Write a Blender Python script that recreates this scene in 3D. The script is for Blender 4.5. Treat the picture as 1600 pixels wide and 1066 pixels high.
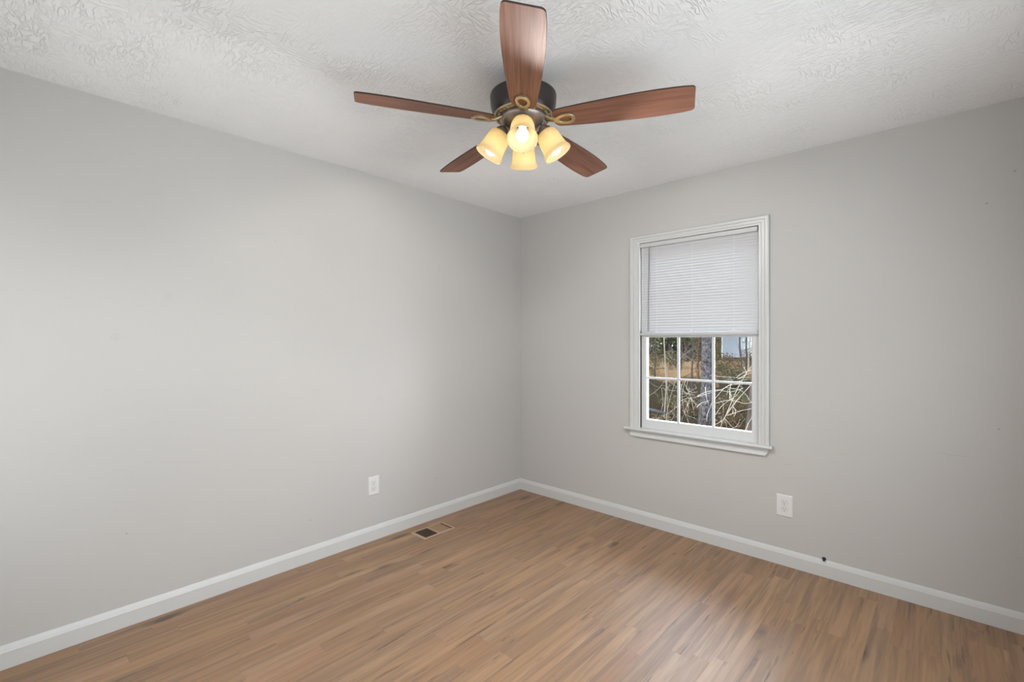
import bpy, bmesh, math, random
from mathutils import Vector, Matrix

# ------------------------------------------------------------------ scene, camera, light
SC = bpy.context.scene
for o in list(bpy.data.objects):
    bpy.data.objects.remove(o)
COL = SC.collection
PI = math.pi

SC.view_settings.view_transform = 'Standard'
SC.view_settings.look = 'None'
SC.view_settings.gamma = 1
SC.view_settings.use_curve_mapping = False
SC.view_settings.exposure = 0.0

W, L, H = 3.16, 3.50, 2.44          # room: x 0..W, y -L..0, z 0..H
CAM = Vector((2.801, -3.130, 1.331))
FWD = Vector((-0.680, 0.7332, 0.0)).normalized()
RGT = Vector((FWD.y, -FWD.x, 0.0))

cd = bpy.data.cameras.new('camera')
cam = bpy.data.objects.new('camera', cd)
COL.objects.link(cam)
cam.location = CAM
cam.rotation_euler = (PI/2, 0, math.atan2(-FWD.x, FWD.y))
cd.sensor_width = 36
cd.lens = 36*727.2/1600
cd.clip_start = 0.01
cd.clip_end = 300
SC.camera = cam

# sky
world = bpy.data.worlds.new('sky')
SC.world = world
world.use_nodes = True
wn, wl = world.node_tree.nodes, world.node_tree.links
wn.clear()
w_out = wn.new('ShaderNodeOutputWorld')
w_bg = wn.new('ShaderNodeBackground')
w_tc = wn.new('ShaderNodeTexCoord')
w_sep = wn.new('ShaderNodeSeparateXYZ')
w_ramp = wn.new('ShaderNodeValToRGB')
w_ramp.color_ramp.elements[0].position = 0.0
w_ramp.color_ramp.elements[0].color = (0.93, 0.96, 1.0, 1)
w_ramp.color_ramp.elements[1].position = 0.7
w_ramp.color_ramp.elements[1].color = (0.66, 0.81, 1.0, 1)
wl.new(w_tc.outputs['Generated'], w_sep.inputs[0])
wl.new(w_sep.outputs['Z'], w_ramp.inputs[0])
wl.new(w_ramp.outputs[0], w_bg.inputs['Color'])
w_bg.inputs['Strength'].default_value = 18
wl.new(w_bg.outputs[0], w_out.inputs[0])

# sun, from behind the house
sd = bpy.data.lights.new('sun', 'SUN')
sd.energy = 28.0
sd.angle = 0.01
sd.color = (1.0, 0.93, 0.82)
sun = bpy.data.objects.new('sun', sd)
COL.objects.link(sun)
sun.rotation_euler = Vector((0.45, 0.85, -0.62)).to_track_quat('-Z', 'Y').to_euler()

# added fill lights out of view, at the side and rear walls; no openings there
def area(name, loc, aim, sx, sy, power, color):
    d = bpy.data.lights.new(name, 'AREA')
    d.shape = 'RECTANGLE'
    d.size, d.size_y = sx, sy
    d.energy = power
    d.color = color
    o = bpy.data.objects.new(name, d)
    COL.objects.link(o)
    o.location = loc
    o.rotation_euler = (Vector(aim)).to_track_quat('-Z', 'Y').to_euler()
    return o
area('side_fill', (W-0.02, -2.05, 1.35), (-1, 0, 0.05), 2.2, 1.4, 42, (0.89, 0.965, 1.0))
area('rear_fill', (0.9, -L+0.02, 1.25), (0, 1, 0.0), 1.6, 1.4, 9, (0.92, 0.98, 1.0))

BULB_STRENGTH = 5.5          # the glowing bulb surface
LAMP_POWER = 18             # light each lamp throws out of its shade

# ------------------------------------------------------------------ helpers
def tag(o, label=None, cat=None, group=None, kind=None):
    if label: o['label'] = label
    if cat: o['category'] = cat
    if group: o['group'] = group
    if kind: o['kind'] = kind
    return o

def link(o, parent=None):
    COL.objects.link(o)
    if parent is not None:
        o.parent = parent
    return o

def empty(name, loc, parent=None):
    o = bpy.data.objects.new(name, None)
    o.empty_display_size = 0.05
    o.location = loc
    return link(o, parent)

class MB:
    def __init__(s):
        s.v, s.f = [], []
    def add(s, vs, fs):
        n = len(s.v)
        s.v += [Vector(p) for p in vs]
        s.f += [tuple(i+n for i in f) for f in fs]
        return s
    def box(s, a, b):
        x0, y0, z0 = a; x1, y1, z1 = b
        return s.add([(x0,y0,z0),(x1,y0,z0),(x1,y1,z0),(x0,y1,z0),(x0,y0,z1),(x1,y0,z1),(x1,y1,z1),(x0,y1,z1)],
                     [(0,3,2,1),(4,5,6,7),(0,1,5,4),(1,2,6,5),(2,3,7,6),(3,0,4,7)])
    def lathe(s, prof, n=48, closed=False):
        vs, fs = [], []
        for r, z in prof:
            for k in range(n):
                a = 2*PI*k/n
                vs.append((r*math.cos(a), r*math.sin(a), z))
        m = len(prof)
        for i in range(m if closed else m-1):
            j = (i+1) % m
            for k in range(n):
                k2 = (k+1) % n
                fs.append((i*n+k, i*n+k2, j*n+k2, j*n+k))
        return s.add(vs, fs)
    def tube(s, pts, rad, n=8, caps=True, flat=1.0):
        pts = [Vector(p) for p in pts]
        if not hasattr(rad, '__len__'):
            rad = [rad]*len(pts)
        vs, fs = [], []
        t0 = (pts[1]-pts[0]).normalized()
        ref = Vector((0,0,1)) if abs(t0.z) < 0.9 else Vector((1,0,0))
        u = t0.cross(ref).normalized()
        for i, p in enumerate(pts):
            if i == 0: t = pts[1]-pts[0]
            elif i == len(pts)-1: t = pts[-1]-pts[-2]
            else: t = pts[i+1]-pts[i-1]
            t.normalize()
            u = (u - t*u.dot(t)).normalized()
            w = t.cross(u)
            for k in range(n):
                a = 2*PI*k/n
                vs.append(p + u*(rad[i]*math.cos(a)) + w*(rad[i]*flat*math.sin(a)))
        for i in range(len(pts)-1):
            for k in range(n):
                k2 = (k+1) % n
                fs.append((i*n+k, i*n+k2, (i+1)*n+k2, (i+1)*n+k))
        if caps:
            fs.append(tuple(range(n-1, -1, -1)))
            m = (len(pts)-1)*n
            fs.append(tuple(range(m, m+n)))
        return s.add(vs, fs)
    def prism(s, poly, z0, z1):
        n = len(poly)
        vs = [(x,y,z0) for x,y in poly] + [(x,y,z1) for x,y in poly]
        fs = [tuple(range(n-1,-1,-1)), tuple(range(n,2*n))]
        fs += [(k,(k+1)%n,n+(k+1)%n,n+k) for k in range(n)]
        return s.add(vs, fs)
    def ring(s, outer, inner, z0, z1, inset=0.0):
        """flat ring between two loops of equal count; rounded a little on the z0 side"""
        n = len(outer)
        vs = [(x,y,z1) for x,y in outer] + [(x,y,z0) for x,y in outer] + [(x,y,z0) for x,y in inner] + [(x,y,z1) for x,y in inner]
        fs = []
        for i in range(4):
            j = (i+1) % 4
            for k in range(n):
                k2 = (k+1) % n
                fs.append((i*n+k, i*n+k2, j*n+k2, j*n+k))
        return s.add(vs, fs)
    def move(s, mat):
        s.v = [mat @ p for p in s.v]
        return s
    def build(s, name, mat, parent=None, smooth=None, bevel=None, seg=2, solid=None):
        me = bpy.data.meshes.new(name)
        me.from_pydata([tuple(p) for p in s.v], [], s.f)
        bm = bmesh.new(); bm.from_mesh(me)
        bmesh.ops.remove_doubles(bm, verts=bm.verts, dist=1e-6)
        bmesh.ops.recalc_face_normals(bm, faces=bm.faces)
        bm.to_mesh(me); bm.free()
        if mat: me.materials.append(mat)
        if smooth:
            for p in me.polygons: p.use_smooth = True
            me.set_sharp_from_angle(angle=smooth)
        o = bpy.data.objects.new(name, me)
        if bevel:
            md = o.modifiers.new('edge', 'BEVEL'); md.width = bevel; md.segments = seg; md.limit_method = 'ANGLE'
        return link(o, parent)

def sweep_profile(mb, prof, path_fn, count, close_caps=True):
    """prof: list of points; path_fn(i, p) -> 3D; joins successive profile copies (closed profile)"""
    n = len(prof)
    vs = [path_fn(i, p) for i in range(count) for p in prof]
    fs = []
    for i in range(count-1):
        for k in range(n):
            k2 = (k+1) % n
            fs.append((i*n+k, i*n+k2, (i+1)*n+k2, (i+1)*n+k))
    if close_caps:
        fs.append(tuple(range(n)))
        fs.append(tuple(range((count-1)*n, count*n)))
    mb.add(vs, fs)
    return mb

# ------------------------------------------------------------------ materials
def mat_new(name):
    m = bpy.data.materials.new(name); m.use_nodes = True
    nt = m.node_tree
    b = nt.nodes['Principled BSDF']
    return m, nt, nt.nodes, nt.links, b

def math_node(nt, op, a, b=None, c=None):
    n = nt.nodes.new('ShaderNodeMath'); n.operation = op
    for i, x in enumerate((a, b, c)):
        if x is None: continue
        if hasattr(x, 'is_linked'): nt.links.new(x, n.inputs[i])
        else: n.inputs[i].default_value = x
    return n.outputs[0]

def mixrgb(nt, fac, a, b, mode='MIX'):
    n = nt.nodes.new('ShaderNodeMix'); n.data_type = 'RGBA'; n.blend_type = mode
    for idx, x in ((0, fac), (6, a), (7, b)):
        if hasattr(x, 'is_linked'): nt.links.new(x, n.inputs[idx])
        elif idx == 0: n.inputs[0].default_value = x
        else: n.inputs[idx].default_value = (*x, 1) if len(x) == 3 else x
    return n.outputs[2]

def ramp(nt, fac, stops, interp='LINEAR'):
    n = nt.nodes.new('ShaderNodeValToRGB')
    cr = n.color_ramp; cr.interpolation = interp
    while len(cr.elements) < len(stops): cr.elements.new(0.5)
    for e, (p, c) in zip(cr.elements, stops):
        e.position = p
        e.color = (c, c, c, 1) if not hasattr(c, '__len__') else (*c, 1)
    nt.links.new(fac, n.inputs[0])
    return n.outputs[0]

def noise(nt, vec, scale, detail=3.0, rough=0.5, dist=0.0):
    n = nt.nodes.new('ShaderNodeTexNoise')
    n.inputs['Scale'].default_value = scale
    n.inputs['Detail'].default_value = detail
    n.inputs['Roughness'].default_value = rough
    n.inputs['Distortion'].default_value = dist
    if vec is not None: nt.links.new(vec, n.inputs['Vector'])
    return n.outputs['Fac']

def objcoord(nt):
    return nt.nodes.new('ShaderNodeTexCoord').outputs['Object']

def mapping(nt, vec, scale=(1,1,1), loc=(0,0,0), rot=(0,0,0)):
    n = nt.nodes.new('ShaderNodeMapping')
    n.inputs['Scale'].default_value = scale
    n.inputs['Location'].default_value = loc
    n.inputs['Rotation'].default_value = rot
    nt.links.new(vec, n.inputs['Vector'])
    return n.outputs[0]

def bump(nt, b, height, strength, dist):
    n = nt.nodes.new('ShaderNodeBump')
    n.inputs['Strength'].default_value = strength
    n.inputs['Distance'].default_value = dist
    nt.links.new(height, n.inputs['Height'])
    nt.links.new(n.outputs[0], b.inputs['Normal'])

def plain(name, color, rough=0.5, metal=0.0, spec=0.5, noise_amt=0.04, nscale=30, bump_amt=0.0):
    m, nt, N, K, b = mat_new(name)
    oc = objcoord(nt)
    f = noise(nt, oc, nscale, 3)
    c0 = tuple(max(0, c*(1-noise_amt)) for c in color)
    c1 = tuple(min(1, c*(1+noise_amt)) for c in color)
    K.new(mixrgb(nt, f, c0, c1), b.inputs['Base Color'])
    b.inputs['Roughness'].default_value = rough
    b.inputs['Metallic'].default_value = metal
    b.inputs['Specular IOR Level'].default_value = spec
    if bump_amt:
        bump(nt, b, f, bump_amt, 0.002)
    return m

def wall_material(name, scuffs=()):
    m, nt, N, K, b = mat_new(name)
    oc = objcoord(nt)
    big = noise(nt, oc, 1.6, 2)
    col = mixrgb(nt, big, (0.498, 0.490, 0.477), (0.526, 0.518, 0.504))
    # small scuffs: capsule shaped marks (centre, half length along u, half height, strength)
    sep = N.new('ShaderNodeSeparateXYZ'); K.new(oc, sep.inputs[0])
    ux = sep.outputs['X'] if name.endswith('window') else sep.outputs['Y']
    wob = math_node(nt, 'MULTIPLY', math_node(nt, 'SUBTRACT', noise(nt, oc, 9, 2), 0.5), 0.03)
    for (cu, cz, hu, hz, st) in scuffs:
        du = math_node(nt, 'DIVIDE', math_node(nt, 'SUBTRACT', ux, cu), hu)
        dz = math_node(nt, 'DIVIDE', math_node(nt, 'SUBTRACT', math_node(nt, 'ADD', sep.outputs['Z'], wob if hu > .02 else 0.0), cz), hz)
        d = math_node(nt, 'ADD', math_node(nt, 'MULTIPLY', du, du), math_node(nt, 'MULTIPLY', dz, dz))
        fac = math_node(nt, 'MULTIPLY', math_node(nt, 'LESS_THAN', d, 1.0), st)
        col = mixrgb(nt, fac, col, (0.22, 0.21, 0.2))
    K.new(col, b.inputs['Base Color'])
    b.inputs['Roughness'].default_value = 0.55
    b.inputs['Specular IOR Level'].default_value = 0.3
    bump(nt, b, noise(nt, oc, 160, 2), 0.12, 0.001)
    return m

M = {}
M['wall'] = wall_material('wall_paint', [(-2.76, 0.43, 0.004, 0.004, .5), (-2.1, 1.9, 0.006, 0.005, .25), (-1.9, 0.25, 0.004, 0.006, .4),
                                         (-0.95, 0.30, 0.006, 0.004, .4), (-2.6, 1.55, 0.02, 0.02, .06), (-2.8, 1.35, 0.02, 0.02, .06)])
M['wall_window'] = wall_material('wall_paint_window', [(2.83, 0.775, 0.075, 0.002, .16), (2.12, 0.60, 0.03, 0.002, .22), (2.95, 1.98, 0.006, 0.004, .5),
                                         (3.04, 2.11, 0.005, 0.006, .4), (2.99, 0.92, 0.006, 0.004, .4), (1.02, 0.36, 0.02, 0.002, .25)])

def ceiling_material():
    m, nt, N, K, b = mat_new('stomped_ceiling')
    oc = objcoord(nt)
    b.inputs['Base Color'].default_value = (0.865, 0.875, 0.885, 1)
    b.inputs['Roughness'].default_value = 0.8
    b.inputs['Specular IOR Level'].default_value = 0.2
    # crow's foot stomp: short curved ridges, in patches
    warp = N.new('ShaderNodeTexNoise'); warp.inputs['Scale'].default_value = 7.0; warp.inputs['Detail'].default_value = 2
    K.new(oc, warp.inputs['Vector'])
    vm = N.new('ShaderNodeVectorMath'); vm.operation = 'SCALE'; vm.inputs['Scale'].default_value = 0.045
    K.new(warp.outputs['Color'], vm.inputs[0])
    va = N.new('ShaderNodeVectorMath'); va.operation = 'ADD'
    K.new(oc, va.inputs[0]); K.new(vm.outputs[0], va.inputs[1])
    hs = []
    for sc, off, rot in (((17, 58, 20), (0,0,0), 0.4), ((54, 16, 20), (3,1,0), -0.5), ((19, 64, 20), (7,4,0), 1.2)):
        mp = mapping(nt, va.outputs[0], sc, off, (0,0,rot))
        f = noise(nt, mp, 1.0, 2, 0.5)
        r_ = math_node(nt, 'ABSOLUTE', math_node(nt, 'SUBTRACT', f, 0.5))
        hs.append(ramp(nt, r_, [(0.0, 1.0), (0.05, 0.25), (0.10, 0.0)]))
    pa = ramp(nt, noise(nt, oc, 5.0, 1), [(0.42, 0.0), (0.56, 1.0)])
    pb = ramp(nt, noise(nt, mapping(nt, oc, (1,1,1), (9,3,2)), 6.0, 1), [(0.45, 0.0), (0.58, 1.0)])
    h = mixrgb(nt, pa, hs[0], hs[1])
    h = mixrgb(nt, pb, h, hs[2])
    patch = ramp(nt, noise(nt, mapping(nt, oc, (1,1,1), (4,8,1)), 2.2, 2), [(0.35, 0.25), (0.62, 1.0)])
    h2 = math_node(nt, 'MULTIPLY', h, patch)
    h3 = math_node(nt, 'ADD', h2, math_node(nt, 'MULTIPLY', noise(nt, oc, 60, 3), 0.35))
    bump(nt, b, h3, 0.75, 0.004)
    return m
M['ceiling'] = ceiling_material()

def floor_material():
    m, nt, N, K, b = mat_new('vinyl_oak_planks')
    oc = objcoord(nt)
    sep = N.new('ShaderNodeSeparateXYZ'); K.new(oc, sep.inputs[0])
    X, Y = sep.outputs['X'], sep.outputs['Y']
    pw, pl = 0.0765, 0.93
    xr = math_node(nt, 'DIVIDE', math_node(nt, 'ADD', X, 0.05), pw)
    row = math_node(nt, 'FLOOR', xr)
    fx = math_node(nt, 'FRACT', xr)
    wn1 = N.new('ShaderNodeTexWhiteNoise'); wn1.noise_dimensions = '1D'; K.new(row, wn1.inputs['W'])
    yr = math_node(nt, 'ADD', math_node(nt, 'DIVIDE', Y, pl), wn1.outputs['Value'])
    idx = math_node(nt, 'FLOOR', yr)
    fy = math_node(nt, 'FRACT', yr)
    cmb = N.new('ShaderNodeCombineXYZ'); K.new(row, cmb.inputs[0]); K.new(idx, cmb.inputs[1])
    wn2 = N.new('ShaderNodeTexWhiteNoise'); wn2.noise_dimensions = '2D'; K.new(cmb.outputs[0], wn2.inputs['Vector'])
    rnd = wn2.outputs['Value']
    rsep = N.new('ShaderNodeSeparateColor'); K.new(wn2.outputs['Color'], rsep.inputs[0])
    # per plank shifted coordinates
    off = N.new('ShaderNodeVectorMath'); off.operation = 'SCALE'; off.inputs['Scale'].default_value = 17.0
    K.new(wn2.outputs['Color'], off.inputs[0])
    pc = N.new('ShaderNodeVectorMath'); pc.operation = 'ADD'
    K.new(oc, pc.inputs[0]); K.new(off.outputs[0], pc.inputs[1])
    P = pc.outputs[0]
    bands = noise(nt, mapping(nt, P, (9, 0.75, 1)), 1.0, 4, 0.55, 0.4)
    fine = noise(nt, mapping(nt, P, (120, 4.0, 1)), 1.0, 3, 0.6)
    med = noise(nt, mapping(nt, P, (34, 1.5, 1)), 1.0, 4, 0.6, 0.5)
    base = mixrgb(nt, rnd, (0.345, 0.200, 0.099), (0.415, 0.252, 0.134))
    base = mixrgb(nt, math_node(nt, 'MULTIPLY', ramp(nt, rsep.outputs[1], [(0.55, 0.0), (0.95, 1.0)]), 0.5), base, (0.42, 0.228, 0.142))
    base = mixrgb(nt, math_node(nt, 'MULTIPLY', ramp(nt, rsep.outputs[2], [(0.55, 0.0), (0.95, 1.0)]), 0.5), base, (0.335, 0.225, 0.143))
    c = mixrgb(nt, ramp(nt, bands, [(0.33, 0.0), (0.68, 1.0)]), mixrgb(nt, 1.0, base, (0.73, 0.68, 0.65), 'MULTIPLY'), base)
    c = mixrgb(nt, ramp(nt, med, [(0.36, 0.75), (0.56, 0.0)]), c, (0.185, 0.112, 0.070))
    c = mixrgb(nt, math_node(nt, 'MULTIPLY', ramp(nt, fine, [(0.35, 1.0), (0.6, 0.0)]), 0.28), c, (0.175, 0.105, 0.066))
    # dark cracks and knots
    cr = noise(nt, mapping(nt, P, (30, 2.1, 1), (5, 2, 0)), 1.0, 4, 0.65, 0.9)
    cm = math_node(nt, 'MULTIPLY', ramp(nt, cr, [(0.605, 0.0), (0.70, 1.0)]), 0.8)
    c = mixrgb(nt, cm, c, (0.085, 0.052, 0.036))
    vo = N.new('ShaderNodeTexVoronoi'); vo.inputs['Scale'].default_value = 1.0
    K.new(mapping(nt, P, (5.0, 1.5, 1)), vo.inputs['Vector'])
    kn = ramp(nt, math_node(nt, 'ADD', vo.outputs['Distance'], math_node(nt, 'MULTIPLY', noise(nt, P, 30, 2), 0.06)), [(0.08, 0.85), (0.19, 0.0)])
    c = mixrgb(nt, kn, c, (0.07, 0.042, 0.03))
    # joints
    ex = math_node(nt, 'MINIMUM', fx, math_node(nt, 'SUBTRACT', 1.0, fx))
    ey = math_node(nt, 'MINIMUM', fy, math_node(nt, 'SUBTRACT', 1.0, fy))
    jx = math_node(nt, 'LESS_THAN', math_node(nt, 'MULTIPLY', ex, pw), 0.0009)
    jy = math_node(nt, 'LESS_THAN', math_node(nt, 'MULTIPLY', ey, pl), 0.0012)
    j = math_node(nt, 'MAXIMUM', jx, jy)
    c = mixrgb(nt, math_node(nt, 'ADD', math_node(nt, 'MULTIPLY', jy, 0.2), math_node(nt, 'MULTIPLY', jx, 0.12)), c, (0.10, 0.06, 0.04))
    K.new(c, b.inputs['Base Color'])
    K.new(ramp(nt, med, [(0.3, 0.54), (0.7, 0.46)]), b.inputs['Roughness'])
    b.inputs['Specular IOR Level'].default_value = 0.85
    h = math_node(nt, 'SUBTRACT', math_node(nt, 'MULTIPLY', fine, 0.35), math_node(nt, 'MULTIPLY', j, 0.4))
    bump(nt, b, h, 0.35, 0.0008)
    return m
M['floor'] = floor_material()
M['trim'] = plain('white_semigloss_trim', (0.59, 0.595, 0.59), 0.32, noise_amt=0.015, nscale=8)
M['vinyl'] = plain('white_vinyl', (0.63, 0.64, 0.65), 0.35, noise_amt=0.01)
M['plate'] = plain('white_plastic', (0.70, 0.70, 0.695), 0.3, noise_amt=0.01)
M['slot'] = plain('dark_slot', (0.03, 0.03, 0.03), 0.6)
M['steel'] = plain('steel', (0.5, 0.5, 0.5), 0.35, 1.0)
M['rail'] = plain('blind_rail', (0.53, 0.53, 0.53), 0.4, noise_amt=0.01)
M['wand'] = plain('clear_grey_plastic', (0.30, 0.30, 0.31), 0.2, noise_amt=0.02)
M['cord'] = plain('white_cord', (0.70, 0.70, 0.71), 0.8)
M['bronze'] = plain('dark_bronze', (0.055, 0.045, 0.045), 0.34, 0.6, noise_amt=0.15, nscale=12)
M['pewter'] = plain('brushed_bronze', (0.30, 0.255, 0.235), 0.36, 0.75, noise_amt=0.12, nscale=20)
M['brass'] = plain('antique_brass', (0.52, 0.43, 0.28), 0.32, 0.85, noise_amt=0.15, nscale=25)
M['register'] = plain('tan_register', (0.43, 0.30, 0.205), 0.45, noise_amt=0.03)
M['damper'] = plain('brown_damper', (0.30, 0.185, 0.105), 0.5, noise_amt=0.08)
M['grille'] = plain('dark_brown_grille', (0.10, 0.062, 0.048), 0.5)
M['duct'] = plain('duct_dark', (0.012, 0.009, 0.008), 0.8)
M['black'] = plain('black_rubber', (0.012, 0.012, 0.012), 0.5)

def slat_material():
    m, nt, N, K, b = mat_new('blind_slat_vinyl')
    out = N['Material Output']
    b.inputs['Base Color'].default_value = (0.55, 0.55, 0.56, 1)
    b.inputs['Roughness'].default_value = 0.45
    tr = N.new('ShaderNodeBsdfTranslucent'); tr.inputs['Color'].default_value = (0.82, 0.83, 0.88, 1)
    mx = N.new('ShaderNodeMixShader'); mx.inputs[0].default_value = 0.16
    n_ = noise(nt, objcoord(nt), 5, 2)
    K.new(math_node(nt, 'MULTIPLY_ADD', n_, 0.001, 0.0005), mx.inputs[0])
    K.new(b.outputs[0], mx.inputs[1]); K.new(tr.outputs[0], mx.inputs[2]); K.new(mx.outputs[0], out.inputs[0])
    return m
M['slat'] = slat_material()

def glass_material():
    m, nt, N, K, b = mat_new('window_glass')
    out = N['Material Output']
    t = N.new('ShaderNodeBsdfTransparent'); t.inputs[0].default_value = (0.96, 0.97, 0.97, 1)
    g = N.new('ShaderNodeBsdfGlossy'); g.inputs['Roughness'].default_value = 0.01
    fr = N.new('ShaderNodeFresnel'); fr.inputs[0].default_value = 1.25
    n_ = noise(nt, objcoord(nt), 3, 2)
    K.new(math_node(nt, 'MULTIPLY_ADD', n_, 0.02, 1.22), fr.inputs[0])
    mx = N.new('ShaderNodeMixShader')
    K.new(fr.outputs[0], mx.inputs[0]); K.new(t.outputs[0], mx.inputs[1]); K.new(g.outputs[0], mx.inputs[2]); K.new(mx.outputs[0], out.inputs[0])
    return m
M['glass'] = glass_material()

def blade_wood():
    m, nt, N, K, b = mat_new('walnut_blade')
    oc = objcoord(nt)
    oi = N.new('ShaderNodeObjectInfo')
    sh = N.new('ShaderNodeVectorMath'); sh.operation = 'SCALE'
    cx = N.new('ShaderNodeCombineXYZ'); K.new(oi.outputs['Random'], cx.inputs[0]); K.new(oi.outputs['Random'], cx.inputs[1])
    K.new(cx.outputs[0], sh.inputs[0]); sh.inputs['Scale'].default_value = 11.0
    ad = N.new('ShaderNodeVectorMath'); ad.operation = 'ADD'; K.new(oc, ad.inputs[0]); K.new(sh.outputs[0], ad.inputs[1])
    P = ad.outputs[0]
    g1 = noise(nt, mapping(nt, P, (2.2, 42, 6)), 1.0, 4, 0.6, 0.6)
    g2 = noise(nt, mapping(nt, P, (5, 190, 10)), 1.0, 2, 0.6)
    c = mixrgb(nt, ramp(nt, g1, [(0.30, 0.0), (0.70, 1.0)]), (0.165, 0.066, 0.041), (0.305, 0.145, 0.092))
    c = mixrgb(nt, math_node(nt, 'MULTIPLY', ramp(nt, g2, [(0.38, 1.0), (0.6, 0.0)]), 0.35), c, (0.09, 0.036, 0.024))
    K.new(c, b.inputs['Base Color'])
    b.inputs['Roughness'].default_value = 0.55
    b.inputs['Specular IOR Level'].default_value = 0.38
    return m
M['blade'] = blade_wood()
M['blade_edge'] = plain('dark_blade_edge', (0.045, 0.022, 0.016), 0.4)

def shade_glass():
    m, nt, N, K, b = mat_new('amber_frosted_glass')
    out = N['Material Output']
    b.inputs['Base Color'].default_value = (0.84, 0.76, 0.56, 1)
    b.inputs['Roughness'].default_value = 0.35
    tr = N.new('ShaderNodeBsdfTranslucent'); tr.inputs['Color'].default_value = (1.0, 0.87, 0.58, 1)
    mx = N.new('ShaderNodeMixShader')
    n_ = noise(nt, objcoord(nt), 14, 3, 0.6, 1.0)
    K.new(math_node(nt, 'MULTIPLY_ADD', n_, 0.25, 0.42), mx.inputs[0])
    K.new(b.outputs[0], mx.inputs[1]); K.new(tr.outputs[0], mx.inputs[2]); K.new(mx.outputs[0], out.inputs[0])
    return m
M['shade'] = shade_glass()

def bulb_mat():
    m, nt, N, K, b = mat_new('lit_bulb')
    out = N['Material Output']
    e = N.new('ShaderNodeEmission'); e.inputs['Color'].default_value = (1.0, 0.91, 0.76, 1)
    e.inputs['Strength'].default_value = BULB_STRENGTH
    K.new(e.outputs[0], out.inputs[0])
    return m
M['bulb'] = bulb_mat()

# ------------------------------------------------------------------ room shell
def structure(name, mb, mat, **kw):
    o = mb.build(name, mat, **kw)
    o['kind'] = 'structure'
    return o

RX0, RX1, RY0, RY1 = 0.108, 0.242, -1.226, -0.989     # duct hole under the floor register
fl = MB()
z0 = -0.05
for a, b_ in (((-0.1,-L-0.1),(RX0,0.1)), ((RX1,-L-0.1),(W+0.1,0.1)), ((RX0,-L-0.1),(RX1,RY0)), ((RX0,RY1),(RX1,0.1))):
    fl.box((a[0],a[1],z0), (b_[0],b_[1],0))
structure('floor', fl, M['floor'])
structure('ceiling', MB().box((-0.15,-L-0.15,H), (W+0.15,0.15,H+0.16)), M['ceiling'])
structure('wall_left', MB().box((-0.13,-L-0.13,-0.3), (0,0.13,H)), M['wall'])

WX0, WX1, WZ0, WZ1 = 1.178, 1.967, 0.690, 2.041      # finished window opening
wr = MB()
wr.box((0,0,-0.3),(WX0,0.13,H)); wr.box((WX1,0,-0.3),(W+0.13,0.13,H))
wr.box((WX0,0,-0.3),(WX1,0.13,WZ0)); wr.box((WX0,0,WZ1),(WX1,0.13,H))
structure('wall_right', wr, M['wall_window'])
structure('wall_rear', MB().box((0,-L-0.13,-0.3),(W+0.13,-L,H)), M['wall'])
structure('wall_side', MB().box((W,-L,-0.3),(W+0.13,0,H)), M['wall'])

BB = [(0,0),(0.0135,0),(0.0135,0.068),(0.0115,0.0715),(0.0110,0.078),(0.0085,0.083),(0.0065,0.0885),(0.0035,0.0935),(0,0.0945)]
mb = MB(); sweep_profile(mb, BB, lambda i,p: ((p[0], -L if i == 0 else -p[0], p[1])), 2)
structure('baseboard_left', mb, M['trim'], smooth=0.5)
mb = MB(); sweep_profile(mb, BB, lambda i,p: ((p[0] if i == 0 else W, -p[0], p[1])), 2)
structure('baseboard_right', mb, M['trim'], smooth=0.5)
mb = MB(); sweep_profile(mb, BB, lambda i,p: (W-p[0], -L if i == 0 else -p[0], p[1]), 2)
structure('baseboard_side', mb, M['trim'], smooth=0.5)
mb = MB(); sweep_profile(mb, BB, lambda i,p: (0 if i == 0 else W, -L+p[0], p[1]), 2)
structure('baseboard_rear', mb, M['trim'], smooth=0.5)

# ------------------------------------------------------------------ window
win = empty('window_1', (0.5*(WX0+WX1), 0, WZ0))
win['kind'] = 'structure'
bpy.context.view_layer.update()
def wpart(mb, name, mat, parent=win, **kw):
    mb.move(Matrix.Translation(-Vector(win.location)))
    return mb.build(name, mat, parent, **kw)
# casing: fluted colonial profile, (distance outward from the opening, depth into the room)
CS = [(0,0),(0,0.008),(0.004,0.011),(0.018,0.0115),(0.022,0.009),(0.026,0.013),(0.044,0.0145),(0.048,0.012),(0.052,0.0175),(0.070,0.019),(0.077,0.017),(0.080,0.012),(0.080,0)]
def casing_pt(i, p):
    w, d = p
    return [(WX0-w, -d, 0.699), (WX0-w, -d, WZ1+w*0.69), (WX1+w*0.77, -d, WZ1+w*0.69), (WX1+w*0.77, -d, 0.699)][i]
mb = MB(); sweep_profile(mb, CS, casing_pt, 4)
wpart(mb, 'casing', M['trim'], smooth=0.35)
# stool (inner sill) with rounded nose
pr = [(0.06,0.680),(-0.036,0.680),(-0.0415,0.682),(-0.0445,0.687),(-0.0445,0.692),(-0.0415,0.6965),(-0.036,0.699),(0.06,0.699)]
mb = MB()
sx0, sx1 = 1.064, 2.050
sweep_profile(mb, [p for p in pr if p[0] <= 0.0] + [(0,0.699),(0,0.680)], lambda i,p: ((sx0 if i == 0 else sx1), p[0], p[1]), 2)
mb.box((WX0, 0.0, 0.680), (WX1, 0.10, 0.699))
wpart(mb, 'stool', M['trim'], smooth=0.6)
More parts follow.
